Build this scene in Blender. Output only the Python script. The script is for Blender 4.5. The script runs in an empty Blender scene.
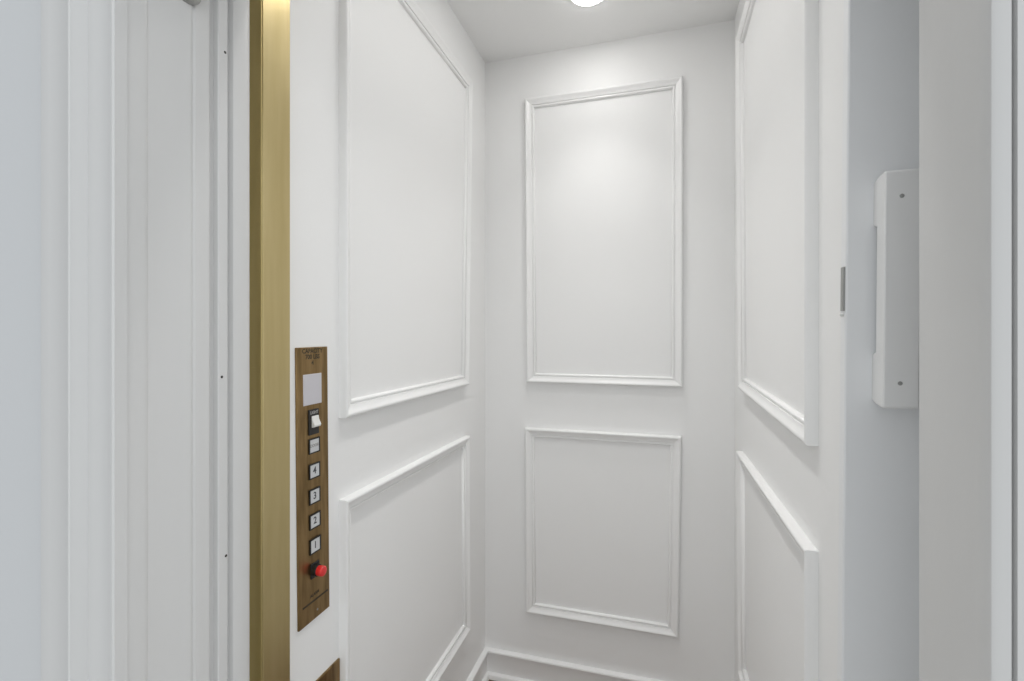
import bpy, bmesh, math, random
from mathutils import Vector, Matrix
random.seed(4)
S = bpy.context.scene
C = S.collection
EYE = 1.40                        # eye height above the floor; z values below are metres above the floor

# ------------------------------------------------------------------ camera
cam_d = bpy.data.cameras.new('camera')
cam = bpy.data.objects.new('camera', cam_d)
C.objects.link(cam)
cam.location = (0, 0, EYE)
cam.rotation_euler = (math.radians(90), 0, math.radians(16.593))
cam_d.sensor_width = 36.0
cam_d.lens = 483.5 / 1024 * 36.0
cam_d.shift_y = -2.4 / 1024
cam_d.clip_start = 0.02
S.camera = cam

# ------------------------------------------------------------------ world and exposure
W = bpy.data.worlds.new('hall_fill')
S.world = W
W.use_nodes = True
wt = W.node_tree
wn = wt.nodes['Background']
# added fill glow from behind the viewer and from the right; dimmer all round
DIM, BRIGHT, SIDE = 0.34, 0.85, 0.85
tcw = wt.nodes.new('ShaderNodeTexCoord')
def lobe(direction, lo, hi, strength):
    d = wt.nodes.new('ShaderNodeVectorMath'); d.operation = 'DOT_PRODUCT'
    d.inputs[1].default_value = Vector(direction).normalized()
    wt.links.new(tcw.outputs['Generated'], d.inputs[0])
    m = wt.nodes.new('ShaderNodeMapRange'); m.interpolation_type = 'SMOOTHSTEP'
    m.inputs['From Min'].default_value = lo
    m.inputs['From Max'].default_value = hi
    m.inputs['To Min'].default_value = 0.0
    m.inputs['To Max'].default_value = strength
    wt.links.new(d.outputs['Value'], m.inputs['Value'])
    return m.outputs[0]
a1 = wt.nodes.new('ShaderNodeMath'); a1.operation = 'ADD'
a2 = wt.nodes.new('ShaderNodeMath'); a2.operation = 'ADD'
wt.links.new(lobe((-0.15, -1.0, 0.30), 0.55, 0.90, BRIGHT - DIM), a1.inputs[0])
wt.links.new(lobe((1.0, -0.45, 0.15), 0.60, 0.92, SIDE), a1.inputs[1])
wt.links.new(a1.outputs[0], a2.inputs[0])
a2.inputs[1].default_value = DIM
wt.links.new(a2.outputs[0], wn.inputs[1])
wn.inputs[0].default_value = (0.95, 0.98, 1.0, 1)
LAMP = 26.5                       # emission of the ceiling downlights' lenses
BEAM = 0.72  # watts in each downlight's own beam
SPREAD = 82
#                      # emission of the ceiling downlights
S.view_settings.view_transform = 'Standard'
S.view_settings.look = 'None'
S.view_settings.gamma = 1.0
S.view_settings.use_curve_mapping = False
S.view_settings.exposure = 0.18

# ------------------------------------------------------------------ dimensions
XL = -0.6823                      # left car wall
XRN, XRB = 0.2640, 0.2715         # right car wall at the front and at the back (it opens a little)
D = 1.90                          # back wall
HC = EYE + 1.1476                 # car ceiling
HEAD = EYE + 0.585                # underside of the door head
def xr(y): return XRN + (XRB - XRN) * (y - 0.93) / (D - 0.93)

# ------------------------------------------------------------------ materials
def mat(name, col, rough=0.5, metal=0.0, spec=0.5, bump=0.0, scale=60.0, emit=None, estr=0.0, tint=None, tscale=(8, 8, 8), coat=0.0):
    m = bpy.data.materials.new(name)
    m.use_nodes = True
    nt = m.node_tree
    b = nt.nodes['Principled BSDF']
    b.inputs['Base Color'].default_value = (*col, 1)
    b.inputs['Roughness'].default_value = rough
    b.inputs['Metallic'].default_value = metal
    b.inputs['Specular IOR Level'].default_value = spec
    b.inputs['Coat Weight'].default_value = coat
    if emit:
        b.inputs['Emission Color'].default_value = (*emit, 1)
        b.inputs['Emission Strength'].default_value = estr
    tc = nt.nodes.new('ShaderNodeTexCoord')
    if bump:
        n = nt.nodes.new('ShaderNodeTexNoise')
        n.inputs['Scale'].default_value = scale
        n.inputs['Detail'].default_value = 3
        nt.links.new(tc.outputs['Object'], n.inputs['Vector'])
        bp = nt.nodes.new('ShaderNodeBump')
        bp.inputs['Strength'].default_value = bump
        bp.inputs['Distance'].default_value = 0.002
        nt.links.new(n.outputs['Fac'], bp.inputs['Height'])
        nt.links.new(bp.outputs['Normal'], b.inputs['Normal'])
    if tint:
        mp = nt.nodes.new('ShaderNodeMapping')
        mp.inputs['Scale'].default_value = tscale
        nt.links.new(tc.outputs['Object'], mp.inputs['Vector'])
        n2 = nt.nodes.new('ShaderNodeTexNoise')
        n2.inputs['Scale'].default_value = 1.0
        n2.inputs['Detail'].default_value = 5
        nt.links.new(mp.outputs[0], n2.inputs['Vector'])
        cr = nt.nodes.new('ShaderNodeValToRGB')
        cr.color_ramp.elements[0].position = 0.32
        cr.color_ramp.elements[0].color = (*col, 1)
        cr.color_ramp.elements[1].position = 0.68
        cr.color_ramp.elements[1].color = (*tint, 1)
        nt.links.new(n2.outputs['Fac'], cr.inputs[0])
        nt.links.new(cr.outputs[0], b.inputs['Base Color'])
    return m

M_WALL = mat('white_wall_paint', (0.91, 0.91, 0.905), 0.55, bump=0.08, scale=140)
M_TRIM = mat('white_trim_gloss', (0.92, 0.92, 0.915), 0.32, bump=0.03, scale=60)
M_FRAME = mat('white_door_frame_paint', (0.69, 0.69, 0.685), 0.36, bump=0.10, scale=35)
M_HALL = mat('hall_wall_paint', (0.66, 0.675, 0.69), 0.6, bump=0.06, scale=120)
M_CEIL = mat('ceiling_paint', (0.94, 0.94, 0.935), 0.7, bump=0.05, scale=150)
M_FLOOR = mat('dark_wood_floor', (0.15, 0.095, 0.065), 0.45, tint=(0.24, 0.16, 0.11), tscale=(40, 3, 3))
M_HALLFLOOR = mat('hall_floor_bounce', (0.62, 0.60, 0.57), 0.4, tint=(0.70, 0.68, 0.65), tscale=(5, 5, 5))  # unseen floor, kept pale so it bounces light up to the car ceiling
M_BRASS = mat('aged_brass', (0.56, 0.45, 0.22), 0.30, metal=1.0, tint=(0.64, 0.53, 0.28), tscale=(30, 30, 3))
M_BRASS_EDGE = mat('darker_brass', (0.56, 0.45, 0.20), 0.40, metal=1.0, tint=(0.64, 0.52, 0.25), tscale=(30, 30, 3))
M_BRONZE = mat('brushed_bronze', (0.20, 0.130, 0.056), 0.36, metal=1.0, tint=(0.36, 0.24, 0.11), tscale=(18, 60, 9))
M_ENGR = mat('engraved_black', (0.05, 0.035, 0.015), 0.6)
M_BLACK = mat('black_plastic', (0.012, 0.011, 0.010), 0.45)
M_WHITE_PL = mat('white_plastic', (0.80, 0.80, 0.78), 0.35)
M_LENS = mat('button_lens', (0.62, 0.63, 0.64), 0.35)
M_WINDOW = mat('blank_indicator', (0.60, 0.585, 0.62), 0.3)
M_INK = mat('numeral_ink', (0.06, 0.06, 0.07), 0.6)
M_RED = mat('red_plastic', (0.75, 0.022, 0.022), 0.3, coat=0.3)
M_STEEL = mat('dull_steel', (0.42, 0.42, 0.41), 0.5, metal=0.8)
M_NAIL = mat('rusty_nail', (0.05, 0.045, 0.04), 0.7)
M_GATE = mat('white_gate_vinyl', (0.88, 0.89, 0.90), 0.42, bump=0.05, scale=50)
M_HANDLE = mat('white_handle_plastic', (0.88, 0.88, 0.875), 0.38)
M_LAMP = mat('lit_lamp_lens', (1, 1, 1), 0.5, emit=(1.0, 0.985, 0.965), estr=LAMP)

# ------------------------------------------------------------------ mesh helpers
def box(bm, x0, x1, y0, y1, z0, z1):
    r = bmesh.ops.create_cube(bm, size=1.0)
    for v in r['verts']:
        v.co = Vector(((x0 if v.co.x < 0 else x1), (y0 if v.co.y < 0 else y1), (z0 if v.co.z < 0 else z1)))
    return r['verts']

def prism(bm, pts, fn, a, b):
    """pts: closed 2D outline; fn(p, q, t) -> 3D point; extruded from t=a to t=b"""
    A = [bm.verts.new(fn(p[0], p[1], a)) for p in pts]
    B = [bm.verts.new(fn(p[0], p[1], b)) for p in pts]
    n = len(pts)
    for i in range(n):
        j = (i + 1) % n
        bm.faces.new((A[i], A[j], B[j], B[i]))
    bm.faces.new(A[::-1])
    bm.faces.new(B)

def lathe(bm, prof, centre, axis, seg=32):
    """prof: list of (r, h); turned about axis through centre; closed at both ends"""
    q = Vector((0, 0, 1)).rotation_difference(Vector(axis))
    rings = []
    for r, h in prof:
        rings.append([bm.verts.new(Vector(centre) + q @ Vector((r * math.cos(2 * math.pi * k / seg), r * math.sin(2 * math.pi * k / seg), h))) for k in range(seg)])
    for a, b in zip(rings, rings[1:]):
        for k in range(seg):
            bm.faces.new((a[k], a[(k + 1) % seg], b[(k + 1) % seg], b[k]))
    bm.faces.new(rings[0][::-1])
    bm.faces.new(rings[-1])

def obj(name, bm, m, parent=None, origin=None, bevel=0.0, seg=2, smooth=32):
    """link a bmesh as one mesh object; coordinates are world metres, origin is the object's (or its thing's) base"""
    bmesh.ops.recalc_face_normals(bm, faces=bm.faces)
    if origin is None:
        origin = tuple(parent['_base']) if parent is not None else (0, 0, 0)
    for v in bm.verts:
        v.co -= Vector(origin)
    me = bpy.data.meshes.new(name)
    bm.to_mesh(me)
    bm.free()
    me.materials.append(m)
    o = bpy.data.objects.new(name, me)
    C.objects.link(o)
    if parent is not None:
        o.parent = parent
        o['_base'] = list(origin)
    else:
        o.location = origin
        o['_base'] = list(origin)
    if bevel:
        b = o.modifiers.new('bevel', 'BEVEL')
        b.width = bevel
        b.segments = seg
        b.limit_method = 'ANGLE'
        b.angle_limit = math.radians(40)
    if smooth:
        for p in me.polygons:
            p.use_smooth = True
        me.set_sharp_from_angle(angle=math.radians(smooth))
    return o

def tag(o, label, cat, group=None):
    o['label'] = label
    o['category'] = cat
    if group:
        o['group'] = group
    return o

def struct(o, label=None):
    o['kind'] = 'structure'
    if label:
        o['label'] = label
    return o

def thing(name, base, label=None, cat=None, group=None):
    o = bpy.data.objects.new(name, None)
    C.objects.link(o)
    o.location = base
    o.empty_display_size = 0.05
    o['_base'] = list(base)
    if label:
        tag(o, label, cat, group)
    return o

def text(name, body, size, y, z, x, m, parent):
    """flat lettering lying on a plate that faces +x, centred at (y, z)"""
    cu = bpy.data.curves.new(name, 'FONT')
    cu.body = body
    cu.size = size
    cu.align_x = 'CENTER'
    cu.align_y = 'CENTER'
    cu.extrude = 0.0002
    cu.offset = 0.0004
    cu.resolution_u = 4
    tmp = bpy.data.objects.new('lettering_curve', cu)
    C.objects.link(tmp)
    dg = bpy.context.evaluated_depsgraph_get()
    me = bpy.data.meshes.new_from_object(tmp.evaluated_get(dg))
    bpy.data.objects.remove(tmp)
    bpy.data.curves.remove(cu)
    R = Matrix(((0, 0, 1), (1, 0, 0), (0, 1, 0))).to_4x4()
    me.transform(Matrix.Translation(Vector((x, y, z)) - Vector(tuple(parent['_base']))) @ R)
    me.materials.clear()
    me.materials.append(m)
    me.name = name
    o = bpy.data.objects.new(name, me)
    C.objects.link(o)
    o.parent = parent
    o['_base'] = list(parent['_base'])
    return o

Z = lambda z: z + EYE
floor_xy = lambda p, q, t: (p, q, t)

# ------------------------------------------------------------------ room shell: the lift car
bm = bmesh.new(); box(bm, -0.76, 0.40, 0.69, D + 0.08, -0.04, 0.0)
struct(obj('floor', bm, M_FLOOR), 'dark brown floor of the lift car')
bm = bmesh.new(); box(bm, -0.76, 0.40, 0.66, D + 0.08, HC, HC + 0.05)
struct(obj('ceiling', bm, M_CEIL), 'smooth white ceiling of the lift car')
bm = bmesh.new(); box(bm, XL - 0.06, XL, 0.757, D, 0.0, HC)
struct(obj('wall_left', bm, M_WALL), 'white left wall of the lift car carrying the control panel')
bm = bmesh.new(); prism(bm, [(xr(0.80), 0.80), (xr(D), D), (0.345, D), (0.345, 0.80)], floor_xy, 0.0, HC)
struct(obj('wall_right', bm, M_WALL), 'white right wall of the lift car behind the folded gate')
bm = bmesh.new(); box(bm, -0.76, 0.40, D, D + 0.06, 0.0, HC)
struct(obj('wall_back', bm, M_WALL), 'white back wall of the lift car')

# hall side of the doorway
bm = bmesh.new()
box(bm, -2.2, -0.690, 0.455, 0.757, 0.0, HC + 0.05)
box(bm, 0.345, 2.0, 0.455, 0.80, 0.0, HC + 0.05)
box(bm, -0.690, 0.345, 0.455, 0.66, HEAD + 0.03, HC + 0.05)
struct(obj('wall_front', bm, M_HALL), 'painted hall wall around the lift doorway')
bm = bmesh.new(); box(bm, -2.2, 2.0, -1.6, 0.69, -0.04, 0.0)
struct(obj('floor_hall', bm, M_HALLFLOOR), 'unseen hall floor, made pale to bounce light')

# ------------------------------------------------------------------ door frame (casing, jambs, head)
door = thing('door_1', (-0.21, 0.5, 0.0))
struct(door, 'white painted lift door frame with stepped casing')
def arc(x0, y0, x1, y1, bulge, n=5):
    """points of a shallow curve from one point to the next"""
    out = []
    dx, dy = x1 - x0, y1 - y0
    for i in range(1, n):
        t = i / n
        k = 4 * t * (1 - t) * bulge
        out.append((x0 + dx * t - dy * k, y0 + dy * t + dx * k))
    return out
def ramp(x0, y0, x1, y1, n=8):
    """a hollow that starts flat and steepens towards its crest"""
    return [(x0 + (x1 - x0) * k / n, y0 + (y1 - y0) * (k / n) ** 2.4) for k in range(n + 1)]
cl = [(-0.791, 0.455), (-0.791, 0.4425), (-0.789, 0.4402), (-0.786, 0.4395)]
cl += ramp(-0.772, 0.4400, -0.7215, 0.4305) + [(-0.7195, 0.4300), (-0.7180, 0.4310), (-0.7150, 0.4440), (-0.7130, 0.4478)]
cl += ramp(-0.700, 0.4485, -0.6560, 0.4380) + [(-0.6540, 0.4375), (-0.6520, 0.4395), (-0.6520, 0.455)]
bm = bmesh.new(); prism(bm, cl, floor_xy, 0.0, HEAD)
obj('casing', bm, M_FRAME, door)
jl = [(-0.690, 0.455), (-0.6550, 0.455), (-0.6550, 0.478), (-0.6556, 0.4827), (-0.6572, 0.485), (-0.6570, 0.532), (-0.6552, 0.538), (-0.6547, 0.5465), (-0.6570, 0.5490), (-0.6570, 0.5510), (-0.6550, 0.5535),
      (-0.6550, 0.576), (-0.6570, 0.5790), (-0.6640, 0.5850), (-0.6640, 0.5915), (-0.6640, 0.6195), (-0.6560, 0.6215), (-0.6550, 0.624), (-0.6550, 0.646), (-0.6565, 0.652), (-0.6600, 0.658), (-0.690, 0.662)]
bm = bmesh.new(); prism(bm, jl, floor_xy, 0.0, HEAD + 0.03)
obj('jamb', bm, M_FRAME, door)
st = [(-0.6645, 0.5915), (-0.6550, 0.5915), (-0.6535, 0.593), (-0.6535, 0.6075), (-0.6550, 0.6095), (-0.6600, 0.6115), (-0.6645, 0.6125)]
bm = bmesh.new(); prism(bm, st, floor_xy, 0.0, HEAD)
stop = obj('stop_strip', bm, M_FRAME, door)
for y, z in ((0.6035, Z(0.452)), (0.5975, Z(-0.061)), (0.605, Z(-0.345))):
    bm = bmesh.new(); lathe(bm, [(0.0022, -0.001), (0.0022, 0.0003), (0.0012, 0.0006)], (-0.6535, y, z), (1, 0, 0), 12)
    n = obj('nail', bm, M_NAIL, stop)
    n['label'] = 'small dark nail head'
jr = [(0.347, 0.455), (0.2350, 0.455), (0.2350, 0.490), (0.2358, 0.508), (0.2376, 0.526), (0.2402, 0.544), (0.2428, 0.558), (0.2470, 0.5610), (0.347, 0.5620)]
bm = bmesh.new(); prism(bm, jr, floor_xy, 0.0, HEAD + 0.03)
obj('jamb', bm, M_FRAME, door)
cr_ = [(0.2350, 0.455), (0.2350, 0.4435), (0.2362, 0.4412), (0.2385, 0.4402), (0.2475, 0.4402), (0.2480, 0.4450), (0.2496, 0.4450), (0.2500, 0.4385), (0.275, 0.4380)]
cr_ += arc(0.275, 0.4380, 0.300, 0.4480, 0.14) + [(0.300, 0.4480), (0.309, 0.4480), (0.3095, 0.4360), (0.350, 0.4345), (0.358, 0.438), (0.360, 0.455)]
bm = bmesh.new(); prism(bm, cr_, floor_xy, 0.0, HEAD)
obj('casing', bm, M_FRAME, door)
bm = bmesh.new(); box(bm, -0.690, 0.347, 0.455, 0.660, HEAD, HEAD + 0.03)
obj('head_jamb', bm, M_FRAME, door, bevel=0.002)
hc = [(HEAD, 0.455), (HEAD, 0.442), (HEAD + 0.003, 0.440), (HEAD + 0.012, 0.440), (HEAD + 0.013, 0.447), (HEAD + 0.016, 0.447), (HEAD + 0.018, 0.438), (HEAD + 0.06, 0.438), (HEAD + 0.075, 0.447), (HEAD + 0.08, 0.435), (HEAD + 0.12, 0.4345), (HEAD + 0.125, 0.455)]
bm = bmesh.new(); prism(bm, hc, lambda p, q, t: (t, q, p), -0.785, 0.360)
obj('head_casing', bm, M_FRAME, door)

# ------------------------------------------------------------------ panel mouldings
PROF = [(0.0, 0.0), (0.0, 0.0165), (0.0012, 0.0192), (0.0040, 0.0205), (0.0075, 0.0200), (0.0105, 0.0180), (0.0150, 0.0150), (0.0200, 0.0130), (0.0245, 0.0120), (0.0255, 0.0118),
        (0.0262, 0.0080), (0.0282, 0.0080), (0.0290, 0.0098), (0.0315, 0.0105), (0.0345, 0.0090), (0.0365, 0.0050), (0.0372, 0.0)]
on_left = lambda s, z, h: (XL + h, s, z)
on_right = lambda s, z, h: (xr(s) - h, s, z)
on_back = lambda s, z, h: (s, D - h, z)
def moulding(name, fn, corners, label):
    """corners: outer corners (s, z) as bottom-low-s, bottom-high-s, top-high-s, top-low-s; four mitred lengths"""
    cs = sum(c[0] for c in corners) / 4
    cz = sum(c[1] for c in corners) / 4
    t = thing(name, fn(cs, Z(corners[0][1]), 0.0))
    struct(t, label)
    sg = [(1, 1), (-1, 1), (-1, -1), (1, -1)]
    for k, pn in enumerate(('bottom_rail', 'side_rail', 'top_rail', 'side_rail')):
        j = (k + 1) % 4
        bm = bmesh.new()
        ends = []
        for q in (k, j):
            (s, z), (a, b) = corners[q], sg[q]
            ends.append([bm.verts.new(fn(s + a * w, Z(z) + b * w, h)) for w, h in PROF])
        A, B = ends
        n = len(PROF)
        for i in range(n):
            i2 = (i + 1) % n
            bm.faces.new((A[i], A[i2], B[i2], B[i]))
        bm.faces.new(A[::-1]); bm.faces.new(B)
        obj(pn, bm, M_TRIM, t, smooth=50)
    return t
moulding('trim_1', on_left, [(0.9285, -0.179), (1.675, -0.173), (1.712, 0.968), (0.9285, 0.968)], 'tall upper panel moulding on the left wall above the waist gap')
moulding('trim_2', on_left, [(0.9285, -1.100), (1.690, -1.092), (1.680, -0.3635), (0.9285, -0.363)], 'lower panel moulding on the left wall beside the control panel')
moulding('trim_3', on_back, [(-0.500, -0.1785), (0.0925, -0.1815), (0.0945, 0.9645), (-0.508, 0.9655)], 'tall upper panel moulding on the back wall')
moulding('trim_4', on_back, [(-0.503, -1.106), (0.078, -1.106), (0.089, -0.3635), (-0.507, -0.3625)], 'lower panel moulding on the back wall above the baseboard')
moulding('trim_5', on_right, [(0.9345, -0.1835), (1.690, -0.161), (1.735, 0.985), (0.9345, 0.985)], 'tall upper panel moulding on the right wall')
moulding('trim_6', on_right, [(0.9345, -1.085), (1.690, -1.070), (1.725, -0.368), (0.9345, -0.362)], 'lower panel moulding on the right wall')

# ------------------------------------------------------------------ baseboards
def baseboard(name, fn, s0, s1, label):
    p = [(0, 0), (0.026, 0), (0.026, 0.010), (0.023, 0.017), (0.014, 0.022), (0.011, 0.022), (0.011, 0.094), (0.013, 0.098), (0.018, 0.101), (0.0195, 0.106), (0.018, 0.111), (0.010, 0.1135), (0, 0.1145)]
    bm = bmesh.new(); prism(bm, p, lambda h, z, t: fn(t, z, h), s0, s1)
    struct(obj(name, bm, M_TRIM, smooth=30), label)
baseboard('baseboard_back', on_back, XL, xr(D), 'white baseboard along the back wall')
baseboard('baseboard_left', on_left, 0.95, D, 'white baseboard along the left wall')
baseboard('baseboard_right', on_right, 0.83, D, 'white baseboard along the right wall')

# ------------------------------------------------------------------ brass post at the car entrance
post = thing('brass_door_post', (-0.671, 0.72, 0.0), 'tall brass door post between the white jamb and the control panel', 'door post')
bm = bmesh.new(); box(bm, -0.674, -0.660, 0.6872, 0.753, 0.0, HC - 0.01)
obj('face_plate', bm, M_BRASS, post, bevel=0.0012)
bm = bmesh.new(); box(bm, -0.6895, -0.6612, 0.6845, 0.6866, 0.0, HC - 0.01)
e = obj('edge_strip', bm, M_BRASS_EDGE, post, bevel=0.0006)
e['label'] = 'narrow darker brass edge'
bm = bmesh.new(); box(bm, -0.6895, -0.6745, 0.6870, 0.753, 0.0, HC - 0.01)
obj('core', bm, M_BRASS_EDGE, post)

# ------------------------------------------------------------------ lift control panel
XP = XL + 0.004
cop = thing('lift_control_panel', (XL, 0.8370, Z(-0.586)), 'brown bronze lift control panel with numbered buttons and red alarm button on white wall', 'control panel')
bm = bmesh.new(); box(bm, XL - 0.001, XP, 0.7905, 0.8845, Z(-0.5825), Z(-0.0185))
obj('face_plate', bm, M_BRONZE, cop, bevel=0.0012)
text('lettering', 'CAPACITY', 0.0130, 0.8370, Z(-0.0265), XP, M_ENGR, cop)
text('lettering', '700 LBS', 0.0130, 0.8370, Z(-0.0385), XP, M_ENGR, cop)
text('lettering', '4', 0.0130, 0.8370, Z(-0.0510), XP, M_ENGR, cop)
bm = bmesh.new(); box(bm, XP - 0.001, XP + 0.0012, 0.8080, 0.8630, Z(-0.1365), Z(-0.0735))
o = obj('indicator_window', bm, M_WINDOW, cop, bevel=0.0008); o['label'] = 'blank pale grey floor indicator window'
bm = bmesh.new(); box(bm, XP - 0.001, XP + 0.003, 0.8220, 0.8520, Z(-0.1985), Z(-0.1465))
sw = obj('rocker_switch', bm, M_BLACK, cop, bevel=0.001); sw['label'] = 'black switch with white rocker'
bm = bmesh.new()
prism(bm, [(0.002, -0.160), (0.0040, -0.160), (0.0055, -0.168), (0.0105, -0.1785), (0.0090, -0.1825), (0.002, -0.1840)], lambda h, z, t: (XP + h, t, Z(z)), 0.8290, 0.8495)
obj('rocker', bm, M_WHITE_PL, sw, bevel=0.0008)
text('switch_lettering', 'LIGHT', 0.0085, 0.8370, Z(-0.1530), XP + 0.003, M_STEEL, sw)
def push_button(z, ch):
    bm = bmesh.new()
    y0, y1, z0, z1 = 0.8225, 0.8550, Z(z - 0.0155), Z(z + 0.0155)
    t = 0.0024
    for b in ((y0, y0 + t, z0, z1), (y1 - t, y1, z0, z1), (y0 + t, y1 - t, z0, z0 + t), (y0 + t, y1 - t, z1 - t, z1)):
        box(bm, XP - 0.001, XP + 0.0024, b[0], b[1], b[2], b[3])
    bmesh.ops.remove_doubles(bm, verts=bm.verts, dist=1e-6)
    fr = obj('push_button', bm, M_BLACK, cop)
    bm = bmesh.new(); box(bm, XP - 0.001, XP + 0.0014, y0 + t, y1 - t, z0 + t, z1 - t)
    obj('button_lens', bm, M_LENS, fr)
    if len(ch) == 1:
        fr['label'] = 'square button marked ' + ch
        text('numeral', ch, 0.0200, 0.5 * (y0 + y1), Z(z), XP + 0.0014, M_INK, fr)
    else:
        fr['label'] = 'square button with a small word'
        text('button_lettering', ch, 0.0085, 0.5 * (y0 + y1), Z(z), XP + 0.0014, M_STEEL, fr)
for z, ch in ((-0.2218, 'DOOR'), (-0.2740, '4'), (-0.3262, '3'), (-0.3777, '2'), (-0.4288, '1')):
    push_button(z, ch)
ay, az = 0.8365, -0.4795
bm = bmesh.new(); box(bm, XP - 0.001, XP + 0.0025, ay - 0.0115, ay + 0.0135, Z(az - 0.0155), Z(az + 0.0155))
al = obj('alarm_button', bm, M_BLACK, cop, bevel=0.001); al['label'] = 'black base with red push button'
bm = bmesh.new(); lathe(bm, [(0.0120, 0.0), (0.0120, 0.008), (0.0108, 0.009)], (XP + 0.002, ay, Z(az)), (1, 0, 0), 32)
obj('collar', bm, M_BLACK, al)
bm = bmesh.new(); lathe(bm, [(0.0100, 0.0), (0.0105, 0.0115), (0.0102, 0.0140), (0.0090, 0.0158), (0.0060, 0.0166), (0.0020, 0.0168)], (XP + 0.008, ay, Z(az)), (1, 0, 0), 32)
o = obj('red_cap', bm, M_RED, al); o['label'] = 'round red push cap'
text('lettering', 'ALARM', 0.0085, 0.8370, Z(-0.5300), XP, M_ENGR, cop)
bm = bmesh.new(); box(bm, XP - 0.0005, XP + 0.0003, 0.8015, 0.8785, Z(-0.5448), Z(-0.5408))
obj('engraved_line', bm, M_ENGR, cop)
for y, z in ((0.8450, -0.5665),):
    bm = bmesh.new(); lathe(bm, [(0.0022, -0.001), (0.0022, 0.0006), (0.0012, 0.0012)], (XP, y, Z(z)), (1, 0, 0), 14)
    obj('screw', bm, M_STEEL, cop)

cop.rotation_euler.x = 0.013          # the plate hangs slightly out of plumb
cop.location.y += 0.0075

# lower plate, below the control panel
bm = bmesh.new(); box(bm, XL - 0.001, XL + 0.004, 0.790, 0.9275, Z(-1.02), Z(-0.7165))
hp = thing('bronze_wall_plate', (XL, 0.86, Z(-1.02)), 'plain bronze plate low on the wall below the control panel', 'wall plate')
obj('face_plate', bm, M_BRONZE, hp, bevel=0.001)
for y in (0.800, 0.918):
    bm = bmesh.new(); lathe(bm, [(0.0025, -0.001), (0.0025, 0.0006), (0.0012, 0.0012)], (XL + 0.004, y, Z(-1.008)), (1, 0, 0), 14)
    obj('screw', bm, M_STEEL, hp)

# ------------------------------------------------------------------ folded gate with its pull handle
LEAN = 0.0085
def lean(o):
    for v in o.data.vertices:
        v.co.x += LEAN * (v.co.z - EYE)
    return o
gate = thing('folding_gate', (0.285, 0.72, 0.0), 'white folding lift gate pushed open against the right doorway', 'gate')
bm = bmesh.new(); box(bm, 0.2270, 0.338, 0.700, 0.718, 0.012, HC - 0.03)
lean(obj('lead_leaf', bm, M_GATE, gate, bevel=0.0025))
for k, (x0, x1) in enumerate(((0.266, 0.276), (0.279, 0.289), (0.292, 0.302), (0.305, 0.315))):
    bm = bmesh.new(); box(bm, x0, x1, 0.7185, 0.788, 0.012, HC - 0.03)
    lean(obj('gate_leaf', bm, M_GATE, gate, bevel=0.002))
hpf = [(0.7005, 0.1915), (0.690, 0.1945), (0.6710, 0.1965), (0.6680, 0.1945), (0.6680, -0.0805), (0.6710, -0.0828), (0.6880, -0.0800), (0.7005, -0.0765), (0.7005, -0.0196), (0.6900, -0.0170), (0.6900, 0.1350), (0.7005, 0.1380)]
bm = bmesh.new(); prism(bm, hpf, lambda p, q, t: (t, p, Z(q)), 0.2558, 0.2915)
hd = lean(obj('pull_handle', bm, M_HANDLE, gate, bevel=0.0022, seg=3))
hd['label'] = 'long white pull handle'
for z in (0.1654, -0.0527):
    bm = bmesh.new(); lathe(bm, [(0.0024, -0.002), (0.0024, 0.0005), (0.0014, 0.0008)], (0.2725, 0.668, Z(z)), (0, -1, 0), 16)
    lean(obj('screw', bm, M_STEEL, hd))
bm = bmesh.new(); box(bm, 0.2246, 0.2272, 0.7015, 0.710, Z(0.0342), Z(0.0898))
lp = lean(obj('latch_plate', bm, M_STEEL, gate, bevel=0.0006)); lp['label'] = 'small grey latch plate on the gate edge'
bm = bmesh.new(); lathe(bm, [(0.0022, 0.0), (0.0022, 0.003), (0.0014, 0.004)], (0.2268, 0.706, Z(0.0295)), (-1, 0, 0), 14)
lean(obj('screw', bm, M_WHITE_PL, lp))

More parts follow.
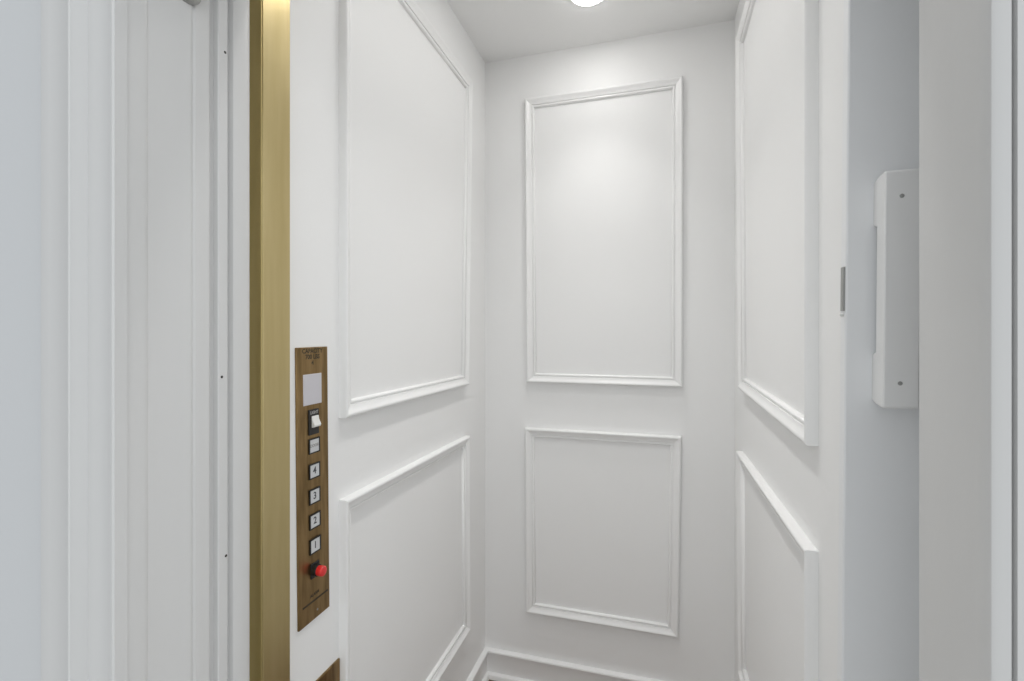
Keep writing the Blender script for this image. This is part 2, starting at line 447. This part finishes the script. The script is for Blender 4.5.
# door catch high on the left jamb
dc = thing('door_catch', (-0.655, 0.539, Z(0.49)), 'small grey door catch high on the left white jamb', 'door catch')
bm = bmesh.new(); lathe(bm, [(0.0210, 0.0), (0.0210, 0.006), (0.0180, 0.010), (0.0060, 0.0115)], (-0.6572, 0.539, Z(0.5090)), (1, 0, 0), 32)
obj('catch_body', bm, M_STEEL, dc)
bm = bmesh.new(); lathe(bm, [(0.0050, 0.0), (0.0050, 0.012), (0.0030, 0.015)], (-0.6460, 0.539, Z(0.5090)), (1, 0, 0), 20)
obj('catch_pin', bm, M_STEEL, dc)

# ------------------------------------------------------------------ ceiling downlights
def downlight(y, label):
    t = thing('ceiling_downlight', (-0.215, y, HC), label, 'ceiling light', 'round ceiling downlights')
    bm = bmesh.new()
    seg = 48
    prof = [(0.056, 0.0), (0.068, 0.0), (0.0665, -0.003), (0.060, -0.0045), (0.056, -0.003)]
    rings = [[bm.verts.new((-0.215 + r * math.cos(2 * math.pi * k / seg), y + r * math.sin(2 * math.pi * k / seg), HC + h)) for k in range(seg)] for r, h in prof]
    for i in range(len(prof)):
        a, b = rings[i], rings[(i + 1) % len(prof)]
        for k in range(seg):
            bm.faces.new((a[k], a[(k + 1) % seg], b[(k + 1) % seg], b[k]))
    obj('trim_ring', bm, M_TRIM, t)
    bm = bmesh.new(); lathe(bm, [(0.0555, -0.0005), (0.0550, -0.0055), (0.0500, -0.0090), (0.0380, -0.0115), (0.0200, -0.0128), (0.0060, -0.0130)], (-0.215, y, HC), (0, 0, 1), 48)
    obj('lamp_lens', bm, M_LAMP, t)
    ld = bpy.data.lights.new('lamp_beam', 'AREA')
    ld.shape = 'DISK'
    ld.size = 0.10
    ld.energy = BEAM
    ld.color = (1.0, 0.985, 0.965)
    ld.spread = math.radians(SPREAD)
    lo = bpy.data.objects.new('lamp_beam', ld)
    C.objects.link(lo)
    lo.parent = t
    lo.location = (0, 0, -0.0145)
downlight(1.612, 'lit round ceiling downlight near the back wall')
downlight(1.24, 'added unseen downlight in the middle of the lift ceiling')  # out of view, added to raise the light level in the car
downlight(0.84, 'added unseen downlight above the lift entrance')  # unseen too, added near the door to brighten car and jambs

for o in bpy.data.objects:
    if '_base' in o:
        del o['_base']
